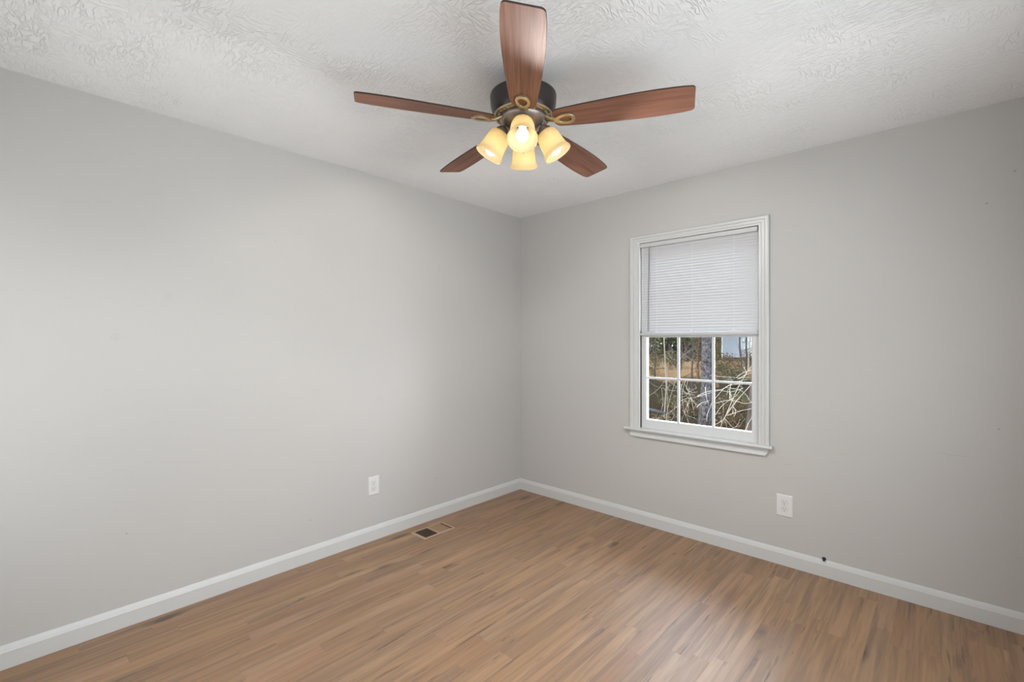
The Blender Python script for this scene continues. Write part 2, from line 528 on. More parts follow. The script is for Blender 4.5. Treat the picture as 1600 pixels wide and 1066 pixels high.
# apron
ap = [(0,0.680),(-0.011,0.680),(-0.011,0.668),(-0.0125,0.660),(-0.016,0.650),(-0.019,0.642),(-0.0195,0.636),(-0.017,0.632),(0,0.632)]
mb = MB()
def apt(i, p):
    x0, x1 = 1.096, 2.022
    e = 0.0
    if p[1] < 0.655: e = (0.655-p[1])*0.75
    return ((x0+e) if i == 0 else (x1-e), p[0], p[1])
sweep_profile(mb, ap, apt, 2)
wpart(mb, 'apron', M['trim'], smooth=0.5)
# jambs
mb = MB()
mb.box((WX0-0.012,0.0,WZ0),(WX0,0.12,WZ1)); mb.box((WX1,0.0,WZ0),(WX1+0.012,0.12,WZ1)); mb.box((WX0,0.0,WZ1-0.0005),(WX1,0.12,WZ1+0.01))
mb.box((WX0,0.10,0.655),(WX1,0.15,0.695))
wpart(mb, 'jamb', M['trim'])
# lower sash: frame y .020-.056, glass at y .042
GX0, GX1, GZ0, GZ1 = 1.2175, 1.9235, 0.7625, 1.3565
SX0, SX1, SZ0, SZ1 = WX0+0.002, WX1-0.002, 0.699, 1.408
def sash(name, y0, y1, yg, x0, x1, z0, z1, gx0, gx1, gz0, gz1, mun):
    mb = MB()
    # moulded ring: face, chamfered reveal down to the glass
    def loop(x0, x1, z0, z1, y): return [(x0,y,z0),(x1,y,z0),(x1,y,z1),(x0,y,z1)]
    rings = [loop(x0,x1,z0,z1,y1), loop(x0,x1,z0,z1,y0), loop(gx0-0.004,gx1+0.004,gz0-0.004,gz1+0.004,y0), loop(gx0,gx1,gz0,gz1,y0+0.003),
             loop(gx0,gx1,gz0,gz1,y1)]
    vs = [p for r in rings for p in r]
    fs = []
    for i in range(len(rings)):
        j = (i+1) % len(rings)
        for k in range(4):
            k2 = (k+1) % 4
            fs.append((i*4+k, i*4+k2, j*4+k2, j*4+k))
    mb.add(vs, fs)
    s = wpart(mb, name, M['vinyl'])
    for i in (1, 2):
        xm = gx0 + (gx1-gx0)*i/3
        c = MB().box((xm-0.0085, yg-0.008, gz0), (xm+0.0085, yg+0.006, gz1))
        wpart(c, 'muntin', M['vinyl'], s, bevel=0.003)
    zm = mun
    c = MB().box((gx0, yg-0.0075, zm-0.0075), (gx1, yg+0.0055, zm+0.0075))
    wpart(c, 'muntin', M['vinyl'], s, bevel=0.003)
    g = MB().box((gx0, yg-0.001, gz0), (gx1, yg+0.001, gz1))
    wpart(g, 'glass_pane', M['glass'], s)
    return s
sash('lower_sash', 0.013, 0.050, 0.023, SX0, SX1, SZ0, SZ1, GX0, GX1, GZ0, GZ1, 1.064)
sash('upper_sash', 0.062, 0.098, 0.082, SX0, SX1, 1.370, WZ1, GX0, GX1, 1.412, 1.985, 1.69)

# ------------------------------------------------------------------ mini blind (hangs inside the casing, over the upper half)
BX0, BX1 = WX0+0.005, WX1-0.004
bl = empty('mini_blind', (0.5*(BX0+BX1), 0.0, 2.038))
tag(bl, 'white slatted mini blind lowered over the upper half of the window', 'blind')
def bpart(mb, name, mat, parent=bl, **kw):
    mb.move(Matrix.Translation(-Vector(bl.location)))
    return mb.build(name, mat, parent, **kw)
bpart(MB().box((BX0-0.001,-0.016,2.007),(BX1,0.012,2.0355)), 'headrail', M['rail'], bevel=0.003)
mb = MB()
z = 1.998
pitch = 0.0189
nsl = 32
for k in range(nsl):
    zz = 1.996 - k*pitch
    # slightly crowned slat, closed (steep) position: upper edge back, lower edge to the room
    prof = []
    for t in range(6):
        s_ = t/5.0
        zv = zz + 0.0115 - s_*0.0235
        yv = 0.0045 - s_*0.0065 - 0.0022*math.sin(PI*s_)
        prof.append((yv, zv))
    n0 = len(mb.v)
    jag = 0.0008*math.sin(k*2.3)
    vs = [(BX0+0.001+jag, y, zc) for y, zc in prof] + [(BX1-0.002+jag, y, zc) for y, zc in prof]
    mb.add(vs, [(i, i+1, i+7, i+6) for i in range(5)])
sl = bpart(mb, 'slats', M['slat'], smooth=0.8)
sl['label'] = 'thin closed white slats'
bpart(MB().box((BX0-0.004,-0.016,1.371),(BX1+0.003,0.010,1.3895)), 'bottom_rail', M['rail'], bevel=0.004, seg=3)
for x in (1.305, 1.557, 1.823):
    c = MB()
    c.tube([(x,-0.0085,2.01),(x,-0.0085,1.39)], 0.0007, 5)
    c.tube([(x+0.007,-0.0085,2.01),(x+0.007,-0.0085,1.39)], 0.0005, 5)
    co = bpart(c, 'ladder_cord', M['cord'])
    clip = MB().box((x-0.009,-0.0155,1.388),(x+0.009,-0.011,1.404))
    bpart(clip, 'cord_clip', M['plate'], co, bevel=0.002)
w_ = MB().tube([(1.262,-0.019,2.012),(1.256,-0.023,1.995),(1.246,-0.0195,1.398)], [0.0025,0.0042,0.0042], 6)
wo = bpart(w_, 'tilt_wand', M['wand'])
wo['label'] = 'thin grey tilt wand'

# ------------------------------------------------------------------ wall outlets
def outlet(name, label, w, h, loc, rotz):
    root = empty(name, loc)
    root.rotation_euler = (0, 0, rotz)
    tag(root, label, 'electrical outlet')
    # local frame: x right along the wall, -y into the room, z up
    hw, hh = w/2, h/2
    mb = MB()
    loops = [[(-hw,0,-hh),(hw,0,-hh),(hw,0,hh),(-hw,0,hh)],
             [(-hw,-0.0025,-hh),(hw,-0.0025,-hh),(hw,-0.0025,hh),(-hw,-0.0025,hh)],
             [(-hw+.004,-0.0058,-hh+.004),(hw-.004,-0.0058,-hh+.004),(hw-.004,-0.0058,hh-.004),(-hw+.004,-0.0058,hh-.004)]]
    vs = [p for l in loops for p in l]
    fs = [(i*4+k, i*4+(k+1)%4, (i+1)*4+(k+1)%4, (i+1)*4+k) for i in range(2) for k in range(4)] + [(8,9,10,11),(3,2,1,0)]
    mb.add(vs, fs)
    mb.build('cover_plate', M['plate'], root)
    for s in (1, -1):
        zc = s*0.0195
        poly = []
        for k in range(28):
            a = 2*PI*k/28
            poly.append((0.0172*math.cos(a), max(-0.0135, min(0.0135, 0.0172*math.sin(a)))))
        rb = MB().prism(poly, 0.0, 0.0078)
        rb.move(Matrix.Translation((0,0,zc)) @ Matrix.Rotation(PI/2, 4, 'X'))
        r = rb.build('receptacle', M['plate'], root, bevel=0.0006)
        # grey ring: the hairline shadow around the face, put into its colour
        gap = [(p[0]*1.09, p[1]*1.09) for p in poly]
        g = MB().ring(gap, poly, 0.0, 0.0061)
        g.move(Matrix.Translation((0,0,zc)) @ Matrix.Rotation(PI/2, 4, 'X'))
        g.build('gap_shade_line', gap_shade_mat, r)
        for dx, hgt in ((-0.0064, 0.0085), (0.0064, 0.0070)):
            MB().box((dx-0.0012,-0.0083,zc+0.0035-hgt/2),(dx+0.0012,-0.0070,zc+0.0035+hgt/2)).build('slot', M['slot'], r)
        hb = MB().lathe([(0,0.0070),(0.0026,0.0070),(0.0026,0.0083),(0,0.0083)], 14)
        hb.move(Matrix.Translation((0,0,zc-0.0072)) @ Matrix.Rotation(PI/2, 4, 'X'))
        hb.build('ground_hole', M['slot'], r)
    sb = MB().lathe([(0,0.005),(0.003,0.005),(0.0028,0.0066),(0,0.007)], 14)
    sb.move(Matrix.Rotation(PI/2, 4, 'X'))
    sb.build('screw', M['steel'], root)
    return root
gap_shade_mat = plain('outlet_gap_shade', (0.42, 0.42, 0.42), 0.6)
outlet('wall_outlet', 'white duplex wall outlet above the floor register on the left wall', 0.080, 0.123, (0, -1.4745, 0.3625), -PI/2 + PI)
outlet('wall_outlet', 'white duplex wall outlet on the window wall below the window corner', 0.087, 0.128, (2.1075, 0, 0.3525), 0)

# ------------------------------------------------------------------ cable stub by the baseboard
cs = empty('cable_stub', (2.305, 0, 0.099))
tag(cs, 'small black cable end poking out of the wall just above the baseboard', 'cable')
MB().tube([(0,0.012,0.002),(0,-0.008,0.002),(0.001,-0.014,-0.001),(0.003,-0.018,-0.006)], [0.0062,0.0062,0.006,0.0055], 10).build('cable', M['black'], cs, smooth=0.8)
MB().lathe([(0.006,0),(0.0098,0.0),(0.0098,0.002),(0.006,0.003)], 16).move(Matrix.Rotation(PI/2, 4, 'X')).build('grommet', M['black'], cs, smooth=0.8)

# ------------------------------------------------------------------ floor register
rg = empty('floor_register', (0.5*(0.095+0.250), 0.5*(-1.243-0.977), 0))
tag(rg, 'tan floor register with a half open dark grille beside the left baseboard', 'floor vent')
def rpart(mb, name, mat, parent=rg, **kw):
    mb.move(Matrix.Translation(-Vector(rg.location)))
    return mb.build(name, mat, parent, **kw)
ox0, ox1, oy0, oy1 = 0.094, 0.252, -1.245, -0.975
mid0, mid1 = -1.117, -1.107
mb = MB()
def ringbox(x0,x1,y0,y1, ix0,ix1,iy0,iy1):
    e = 0.004
    rings = [[(x0,y0,0.0002),(x1,y0,0.0002),(x1,y1,0.0002),(x0,y1,0.0002)],
             [(x0+e,y0+e,0.004),(x1-e,y0+e,0.004),(x1-e,y1-e,0.004),(x0+e,y1-e,0.004)],
             [(ix0,iy0,0.004),(ix1,iy0,0.004),(ix1,iy1,0.004),(ix0,iy1,0.004)],
             [(ix0,iy0,0.001),(ix1,iy0,0.001),(ix1,iy1,0.001),(ix0,iy1,0.001)]]
    vs = [p for r in rings for p in r]
    mb.add(vs, [(i*4+k, i*4+(k+1)%4, (i+1)*4+(k+1)%4, (i+1)*4+k) for i in range(3) for k in range(4)])
ringbox(ox0,ox1,oy0,oy1, 0.109,0.241,-1.225,-0.990)
mb.box((0.109,mid0,-0.010),(0.241,mid1,0.004))
rpart(mb, 'frame', M['register'])
gm = MB()
for k in range(9):
    y = -1.225 + (k+0.5)*(mid0+1.225)/9
    gm.box((0.109, y-0.0013, -0.010), (0.241, y+0.0013, 0.002))
for k in range(4):
    x = 0.109 + (k+1)*0.132/5
    gm.box((x-0.0012, -1.225, -0.010), (x+0.0012, mid0, 0.0005))
rpart(gm, 'grille', M['grille'])
rpart(MB().box((0.110,mid1+0.0005,-0.006),(0.240,-1.003,0.0015)), 'damper_plate', M['damper'])
du = MB()
for a, b_ in (((RX0-0.004,RY0-0.004,-0.21),(RX0,RY1+0.004,-0.051)), ((RX1,RY0-0.004,-0.21),(RX1+0.004,RY1+0.004,-0.051)),
              ((RX0,RY0-0.004,-0.21),(RX1,RY0,-0.051)), ((RX0,RY1,-0.21),(RX1,RY1+0.004,-0.051)), ((RX0,RY0,-0.215),(RX1,RY1,-0.21))):
    du.box(a, b_)
rpart(du, 'duct_boot', M['duct'])

# ------------------------------------------------------------------ ceiling fan
FX, FY = 1.5273, -1.6886
fan = empty('ceiling_fan', (FX, FY, H))
tag(fan, 'bronze ceiling fan with five walnut blades and four lit amber glass shades', 'ceiling fan')
def zl(prof): return [(r, z-H) for r, z in prof]
MB().lathe(zl([(0,2.44),(0.070,2.44),(0.068,2.40),(0.055,2.37),(0.045,2.343),(0,2.343)]), 40).build('canopy', M['bronze'], fan, smooth=0.6)
house = MB().lathe(zl([(0,2.345),(0.128,2.345),(0.1355,2.342),(0.1375,2.336),(0.1365,2.326),(0.1345,2.300),(0.129,2.280),(0.1235,2.266),(0.1195,2.259),(0.114,2.257),(0.10,2.262),(0,2.262)]), 64).build('motor_housing', M['bronze'], fan, smooth=0.5)
vr = MB().lathe(zl([(0.1205,2.2605),(0.1200,2.2560),(0.1165,2.2535),(0.1125,2.2555),(0.1110,2.2590),(0.1030,2.2600),(0.0985,2.2560),(0.0930,2.2560),(0.0900,2.2620)]), 64)
for k in range(15):
    a = 2*PI*k/15 + 0.1
    b2 = MB().box((0.099,-0.006,2.256-H),(0.113,0.006,2.260-H)).move(Matrix.Rotation(a, 4, 'Z'))
    vr.add(b2.v, b2.f)
vr.build('vent_ring', M['brass'], house, smooth=0.5)
MB().lathe(zl([(0,2.264),(0.090,2.262),(0.0975,2.252),(0.0980,2.243),(0.093,2.2345),(0.080,2.226),(0.064,2.2185),(0.057,2.212),(0.055,2.204),(0.055,2.172),(0.050,2.160),(0.036,2.150),(0.016,2.146),(0.012,2.138),(0,2.137)]), 48).build('switch_housing', M['pewter'], fan, smooth=0.5)

# blade outline (x radial, y across)
def blade_outline():
    x0, x1 = 0.128, 0.662
    prof = [(0.0,0.0485),(0.10,0.0530),(0.25,0.0600),(0.42,0.0660),(0.60,0.0705),(0.75,0.0715),(0.88,0.0690),(1.0,0.0640)]
    def hw(t):
        for i in range(len(prof)-1):
            a, b_ = prof[i], prof[i+1]
            if a[0] <= t <= b_[0]:
                s_ = (t-a[0])/(b_[0]-a[0]); 
                return a[1]+(b_[1]-a[1])*s_
        return prof[-1][1]
    N_ = 26
    top = []
    rc0, rc1 = 0.030, 0.016
    Lb = x1-x0
    for i in range(7):       # root corner
        a = PI - i/6*PI/2
        top.append((x0+rc0+rc0*math.cos(a), hw(0.03)-rc0+rc0*math.sin(a)))
    for i in range(1, N_):
        t = (rc0 + (Lb-rc0-rc1)*i/N_)/Lb
        top.append((x0+Lb*t, hw(t)))
    for i in range(7):
        a = PI/2 - i/6*PI/2
        top.append((x1-rc1+rc1*math.cos(a), hw(1.0)-rc1+rc1*math.sin(a)))
    bot = [(x, -y) for x, y in reversed(top)]
    return top + bot
OUT = blade_outline()
def teardrop(cx, sc):
    pts = []
    for k in range(40):
        a = 2*PI*k/40
        ca, sa = math.cos(a), math.sin(a)
        # blunt outer end, pointed inner end
        r = 1.0
        x = math.copysign(abs(ca)**0.8, ca)
        y = math.copysign(abs(sa)**0.9, sa)
        if x < 0: x *= 1.30; y *= (1 - 0.20*abs(x))
        pts.append((cx + 0.034*sc*x, 0.026*sc*y*(1.0 if ca > 0 else 1.0)))
    return pts

def make_blade():
    b_ = MB().prism(OUT, -0.003, 0.003).build('blade', M['blade'], fan)
    b_.data.materials.append(M['blade_edge'])
    for p in b_.data.polygons:
        if abs(p.normal.z) < 0.5: p.material_index = 1
    o_, i_ = teardrop(0.180, 1.12), teardrop(0.181, 0.66)
    br = MB().ring(o_, i_, -0.0135, -0.0028)
    arm = [(0.086,0,0.010),(0.100,0,0.006),(0.116,0,-0.004),(0.134,0,-0.0075),(0.146,0,-0.0075)]
    br.tube(arm, [0.0105,0.0100,0.0100,0.0100,0.0085], 10, flat=0.55)
    br.tube([(0.094,0.016,0.008),(0.104,0.010,0.003),(0.124,0.006,-0.006),(0.146,0.010,-0.0075)], [0.005,0.006,0.006,0.005], 8)
    br.tube([(0.094,-0.016,0.008),(0.104,-0.010,0.003),(0.124,-0.006,-0.006),(0.146,-0.010,-0.0075)], [0.005,0.006,0.006,0.005], 8)
    k = br.build('blade_bracket', M['brass'], b_, smooth=0.6, bevel=0.0018)
    sc_ = MB()
    for sx, sy in ((0.162, 0.0185), (0.162, -0.0185)):
        s1 = MB().lathe([(0,-0.0135),(0.0026,-0.0128),(0.0034,-0.011)], 12).move(Matrix.Translation((sx, sy, 0)))
        sc_.add(s1.v, s1.f)
    return b_, k
blade0, brk0 = make_blade()
TH = -0.84710
DROOP = [0.9, -1.0, -1.3, -0.4, 0.7]
for k in range(5):
    if k == 0: b_ = blade0
    else:
        b_ = blade0.copy(); COL.objects.link(b_); b_.parent = fan
        kk = brk0.copy(); COL.objects.link(kk); kk.parent = b_
    b_.matrix_local = (Matrix.Translation((0,0,2.2335-H)) @ Matrix.Rotation(TH + k*2*PI/5, 4, 'Z') @
                       Matrix.Rotation(-math.radians(DROOP[k]), 4, 'Y') @ Matrix.Rotation(-math.radians(12), 4, 'X'))

# light kit: four bell shades
SH_OUT = [(0.0,0.0290),(0.004,0.0370),(0.012,0.0425),(0.026,0.0460),(0.046,0.0482),(0.066,0.0500),(0.082,0.0522),(0.090,0.0548),(0.096,0.0582),(0.101,0.0602),(0.106,0.0598),(0.108,0.0580)]
TH_ = 0.0035
prof = [(r, t) for t, r in SH_OUT] + [(r-TH_, t) for t, r in reversed(SH_OUT[:-1])]
shade0 = MB().lathe(prof, 48, closed=True).build('lamp_shade', M['shade'], fan, smooth=0.7)
bulb_prof = [(0.0,0.1055)] + [(0.0245*math.sin(a), 0.081+0.0245*math.cos(a)) for a in [i*PI/14 for i in range(1, 11)]] + [(0.0160,0.054),(0.0135,0.030),(0.0130,0.022)]
bulb0 = MB().lathe(bulb_prof, 28).build('bulb', M['bulb'], shade0, smooth=1.0)
sock0 = MB().lathe([(0,-0.026),(0.012,-0.026),(0.020,-0.020),(0.0285,-0.008),(0.0300,0.002),(0.0295,0.006),(0.0260,0.008),(0.0150,0.010),(0.0145,0.022),(0,0.022)], 32).build('socket_cup', M['pewter'], shade0, smooth=0.6)
A0 = math.atan2(-FWD.y, -FWD.x) - math.radians(2.7)
for k in range(4):
    if k == 0: s_, kids = shade0, None
    else:
        s_ = shade0.copy(); COL.objects.link(s_); s_.parent = fan
        for c in (bulb0, sock0):
            d = c.copy(); COL.objects.link(d); d.parent = s_
    a = A0 + k*PI/2
    er = Vector((math.cos(a), math.sin(a), 0))
    neck = er*0.089 + Vector((0,0,2.193-H))
    ax = (er*0.054 + Vector((0,0,-0.0905))).normalized()
    s_.matrix_local = Matrix.Translation(neck) @ Vector((0,0,1)).rotation_difference(ax).to_matrix().to_4x4()
    st = neck - ax*0.024
    ld = bpy.data.lights.new('lamp_light', 'SPOT')
    ld.energy = LAMP_POWER; ld.color = (1.0, 0.96, 0.92); ld.shadow_soft_size = 0.03
    ld.spot_size = math.radians(179); ld.spot_blend = 0.25
    lo = bpy.data.objects.new('lamp_light', ld); COL.objects.link(lo); lo.parent = s_
    lo.location = (0, 0, 0.118); lo.rotation_euler = (PI, 0, 0)
    MB().tube([er*0.045 + Vector((0,0,2.190-H)), er*0.062 + Vector((0,0,2.205-H)), st, st+ax*0.004], [0.014,0.0135,0.0125,0.0125], 12).build('fitter_arm', M['pewter'], fan, smooth=0.8)
pc = MB().tube([(0.02,-0.022,2.152-H),(0.02,-0.022,2.118-H)], 0.0012, 6)
chain = pc.build('pull_chain', M['bronze'], fan)
MB().lathe([(0,2.094-H),(0.004,2.097-H),(0.0045,2.110-H),(0.002,2.119-H),(0,2.119-H)], 12).move(Matrix.Translation((0.02,-0.022,0))).build('pull_knob', M['bronze'], chain, smooth=0.8)

# ------------------------------------------------------------------ outside the window
rnd = random.Random(7)
GZ = -1.5
def sstep(a, b, x):
    t = max(0.0, min(1.0, (x-a)/(b-a))); return t*t*(3-2*t)
def fdist(x, y):
    return (Vector((x, y, 0))-Vector((CAM.x, CAM.y, 0))).dot(FWD)
def ground_z(x, y):
    s = fdist(x, y)
    z = GZ + 0.85*sstep(25, 44, s) + 0.25*sstep(60, 110, s)
    z += 0.10*math.sin(x*0.6+1.0)*math.sin(y*0.45) + 0.05*math.sin(x*1.7)*math.cos(y*1.3)
    z -= 0.22*math.exp(-((s-23.5)/1.6)**2)
    return z
def at(px, py, s):
    """a point s metres in front of the camera, seen at that pixel of the photograph"""
    return CAM + FWD*s + RGT*(s*(px-800)/727.2) + Vector((0,0,1))*(s*(532.5-py)/727.2)
def foot(px, s):
    p = at(px, 600, s)
    return Vector((p.x, p.y, ground_z(p.x, p.y)))

def ground_material():
    m, nt, N, K, b = mat_new('leaf_litter_ground')
    oc = objcoord(nt)
    n1 = noise(nt, oc, 9, 5, 0.7)
    n2 = noise(nt, oc, 0.35, 3)
    c = mixrgb(nt, ramp(nt, n1, [(0.35, 0.0), (0.65, 1.0)]), (0.0022, 0.0018, 0.0013), (0.011, 0.0075, 0.0045))
    c = mixrgb(nt, ramp(nt, n2, [(0.42, 0.0), (0.62, 0.7)]), c, (0.005, 0.0056, 0.0028))
    geo = N.new('ShaderNodeTexCoord')
    sep = N.new('ShaderNodeSeparateXYZ'); K.new(oc, sep.inputs[0])
    s_ = math_node(nt, 'ADD', math_node(nt, 'MULTIPLY', math_node(nt, 'SUBTRACT', sep.outputs['X'], CAM.x), FWD.x),
                   math_node(nt, 'MULTIPLY', math_node(nt, 'SUBTRACT', sep.outputs['Y'], CAM.y), FWD.y))
    s_ = math_node(nt, 'ADD', s_, math_node(nt, 'MULTIPLY', noise(nt, oc, 0.5, 3), 6.0))
    band = ramp(nt, math_node(nt, 'DIVIDE', s_, 60.0), [(0.56, 0.0), (0.60, 1.0), (0.78, 1.0), (0.85, 0.1)])
    straw = mixrgb(nt, n1, (0.022, 0.0130, 0.0066), (0.052, 0.033, 0.018))
    c = mixrgb(nt, band, c, straw)
    K.new(c, b.inputs['Base Color'])
    b.inputs['Roughness'].default_value = 0.9
    b.inputs['Specular IOR Level'].default_value = 0.0
    bump(nt, b, n1, 0.8, 0.05)
    return m
M['ground'] = ground_material()

mb = MB()
na, nb = 70, 70
vs = []
for i in range(na):
    for j in range(nb):
        t = (j/(nb-1))**1.6
        s = 3.0 + 125*t
        w_ = (i/(na-1)-0.5)*2
        lat = s*0.40 + w_*(9+s*0.75)
        p = Vector((CAM.x, CAM.y, 0)) + FWD*s + RGT*lat
        vs.append((p.x, p.y, ground_z(p.x, p.y)))
# everything on the house side of the outer wall stays clear of the room
vs = [(x, max(y, 0.16), z) for x, y, z in vs]
mb.add(vs, [(i*nb+j, (i+1)*nb+j, (i+1)*nb+j+1, i*nb+j+1) for i in range(na-1) for j in range(nb-1)])
structure('ground', mb, M['ground'], smooth=3.0)

OUT_K = 0.13
def bark(name, c0, c1, sx=30, sz=5, k=OUT_K):
    c0 = [c*k for c in c0]; c1 = [c*k for c in c1]
    m, nt, N, K, b = mat_new(name)
    oc = objcoord(nt)
    f = noise(nt, mapping(nt, oc, (sx, sx, sz)), 1.0, 4, 0.65, 0.8)
    K.new(mixrgb(nt, ramp(nt, f, [(0.35, 0.0), (0.65, 1.0)]), c0, c1), b.inputs['Base Color'])
    b.inputs['Roughness'].default_value = 0.9
    b.inputs['Specular IOR Level'].default_value = 0.0
    bump(nt, b, f, 1.0, 0.03)
    return m
M['bark_grey'] = bark('grey_pine_bark', (0.012, 0.012, 0.016), (0.230, 0.218, 0.235), 24, 14)
M['bark_brown'] = bark('brown_bark', (0.085, 0.065, 0.058), (0.19, 0.15, 0.135), 22, 3)
M['bark_pale'] = bark('pale_bark', (0.30, 0.27, 0.22), (0.52, 0.47, 0.40), 30, 6, 0.13)
M['bark_dark'] = bark('dark_bark', (0.05, 0.042, 0.038), (0.14, 0.115, 0.10), 30, 6)
M['bark_red'] = bark('reddish_bark', (0.13, 0.07, 0.04), (0.30, 0.17, 0.09), 20, 6)
M['vine'] = bark('bleached_stem', (0.34, 0.30, 0.24), (0.56, 0.52, 0.44), 40, 12, 0.25)
M['twig'] = bark('grey_brown_twig', (0.24, 0.205, 0.165), (0.42, 0.37, 0.31), 40, 12, 0.2)
M['twig_brown'] = bark('russet_twig', (0.10, 0.065, 0.040), (0.22, 0.15, 0.095), 40, 12)
M['log'] = bark('weathered_log', (0.05, 0.055, 0.06), (0.15, 0.155, 0.16), 12, 12)

def leaf_mat(name, c0, c1):
    c0 = [c*OUT_K for c in c0]; c1 = [c*OUT_K for c in c1]
    m, nt, N, K, b = mat_new(name)
    f = noise(nt, objcoord(nt), 3.5, 4, 0.7)
    K.new(mixrgb(nt, ramp(nt, f, [(0.36, 0.0), (0.64, 1.0)]), c0, c1), b.inputs['Base Color'])
    b.inputs['Roughness'].default_value = 0.7
    b.inputs['Specular IOR Level'].default_value = 0.0
    return m
M['leaf_green'] = leaf_mat('evergreen_leaf', (0.035, 0.058, 0.020), (0.165, 0.205, 0.070))
M['leaf_olive'] = leaf_mat('olive_leaf', (0.085, 0.078, 0.038), (0.235, 0.205, 0.105))
M['leaf_brown'] = leaf_mat('dry_leaf', (0.085, 0.055, 0.032), (0.24, 0.165, 0.10))
M['leaf_grey'] = leaf_mat('faded_leaf', (0.125, 0.110, 0.085), (0.30, 0.26, 0.205))

def leaves(mb, centre, rad, n, size, rng, hollow=0.35):
    for _ in range(n):
        while True:
            d = Vector((rng.uniform(-1,1), rng.uniform(-1,1), rng.uniform(-1,1)))
            l = d.length
            if hollow < l <= 1: break
        p = Vector(centre) + Vector((d.x*rad[0], d.y*rad[1], d.z*rad[2]))
        s = size*rng.uniform(0.6, 1.5)
        u = Vector((rng.gauss(0,1), rng.gauss(0,1), rng.gauss(0,1))).normalized()
        v = u.cross(Vector((rng.gauss(0,1), rng.gauss(0,1), rng.gauss(0,1)))).normalized()
        mb.add([p-u*s, p+v*s*0.45, p+u*s, p-v*s*0.45], [(0,1,2,3)])

def branch_rec(mb, p, d, length, r, depth, rng, sides=5, spread=0.6, up=0.15):
    pts, rr = [p.copy()], [r]
    n = 4
    q, dd = p.copy(), d.normalized()
    for i in range(n):
        dd = (dd + Vector((rng.gauss(0,.16), rng.gauss(0,.16), rng.gauss(0,.12)+up*0.3))).normalized()
        q = q + dd*(length/n)
        pts.append(q.copy()); rr.append(r*(1-0.65*(i+1)/n))
    mb.tube(pts, rr, sides, caps=False)
    if depth > 0:
        for k in range(rng.randint(2, 4)):
            i = rng.randint(1, n)
            nd = (dd + Vector((rng.gauss(0,1), rng.gauss(0,1), rng.gauss(0,.6)))*spread).normalized()
            branch_rec(mb, pts[i], nd, length*rng.uniform(.45,.75), rr[i]*0.7, depth-1, rng, max(3, sides-1), spread, up)

def trunk_pts(base, top, wob, n, rng):
    pts = []
    for i in range(n+1):
        t = i/n
        p = base.lerp(top, t)
        if 0 < i < n: p = p + Vector((rng.gauss(0,wob), rng.gauss(0,wob), 0))
        pts.append(p)
    pts[0] = pts[0] - Vector((0,0,0.15))
    return pts

def local(mb, root):
    return mb.move(Matrix.Translation(-Vector(root.location)))

def tree(name, label, px, s, height, r, lean_px=0.0, bark_m='bark_dark', leaf=None, crown=None, nleaf=0, lsize=0.12, branches=0, blen=1.2, depth=1, seed=1, group=None, flare=1.35, wob=0.04, sides=10, blow=0.25):
    rng = random.Random(seed)
    b_ = foot(px, s)
    root = empty(name, b_)
    tag(root, label, 'tree', group)
    top = b_ + Vector((0,0,height)) + RGT*(lean_px*s/727.2)
    pts = trunk_pts(b_, top, wob, 7, rng)
    rad = [r*(flare if i == 0 else (1.0-0.55*(i-1)/6)) for i in range(8)]
    rad[1] = r
    local(MB().tube(pts, rad, sides), root).build('trunk', M[bark_m], root, smooth=1.2)
    if branches:
        for k in range(branches):
            bm_ = MB()
            t = rng.uniform(blow, 0.95)
            p = b_.lerp(top, t)
            a = rng.uniform(0, 2*PI)
            branch_rec(bm_, p, Vector((math.cos(a), math.sin(a), rng.uniform(0.0, 0.9))), blen*rng.uniform(.6,1.2), r*0.35*(1-0.5*t), depth, rng, 4)
            local(bm_, root).build('branch', M[bark_m], root, smooth=1.2)
    if leaf:
        lm = MB()
        cz, rx, rz = crown
        c0 = b_ + Vector((0,0,cz))
        blobs = 7
        for k in range(blobs):
            off = Vector((rng.uniform(-.55,.55)*rx, rng.uniform(-.55,.55)*rx, rng.uniform(-.55,.55)*rz))
            leaves(lm, c0+off, (rx*.6, rx*.6, rz*.5), nleaf//blobs, lsize, rng, 0.2)
        local(lm, root).build('foliage', M[leaf], root)
    return root

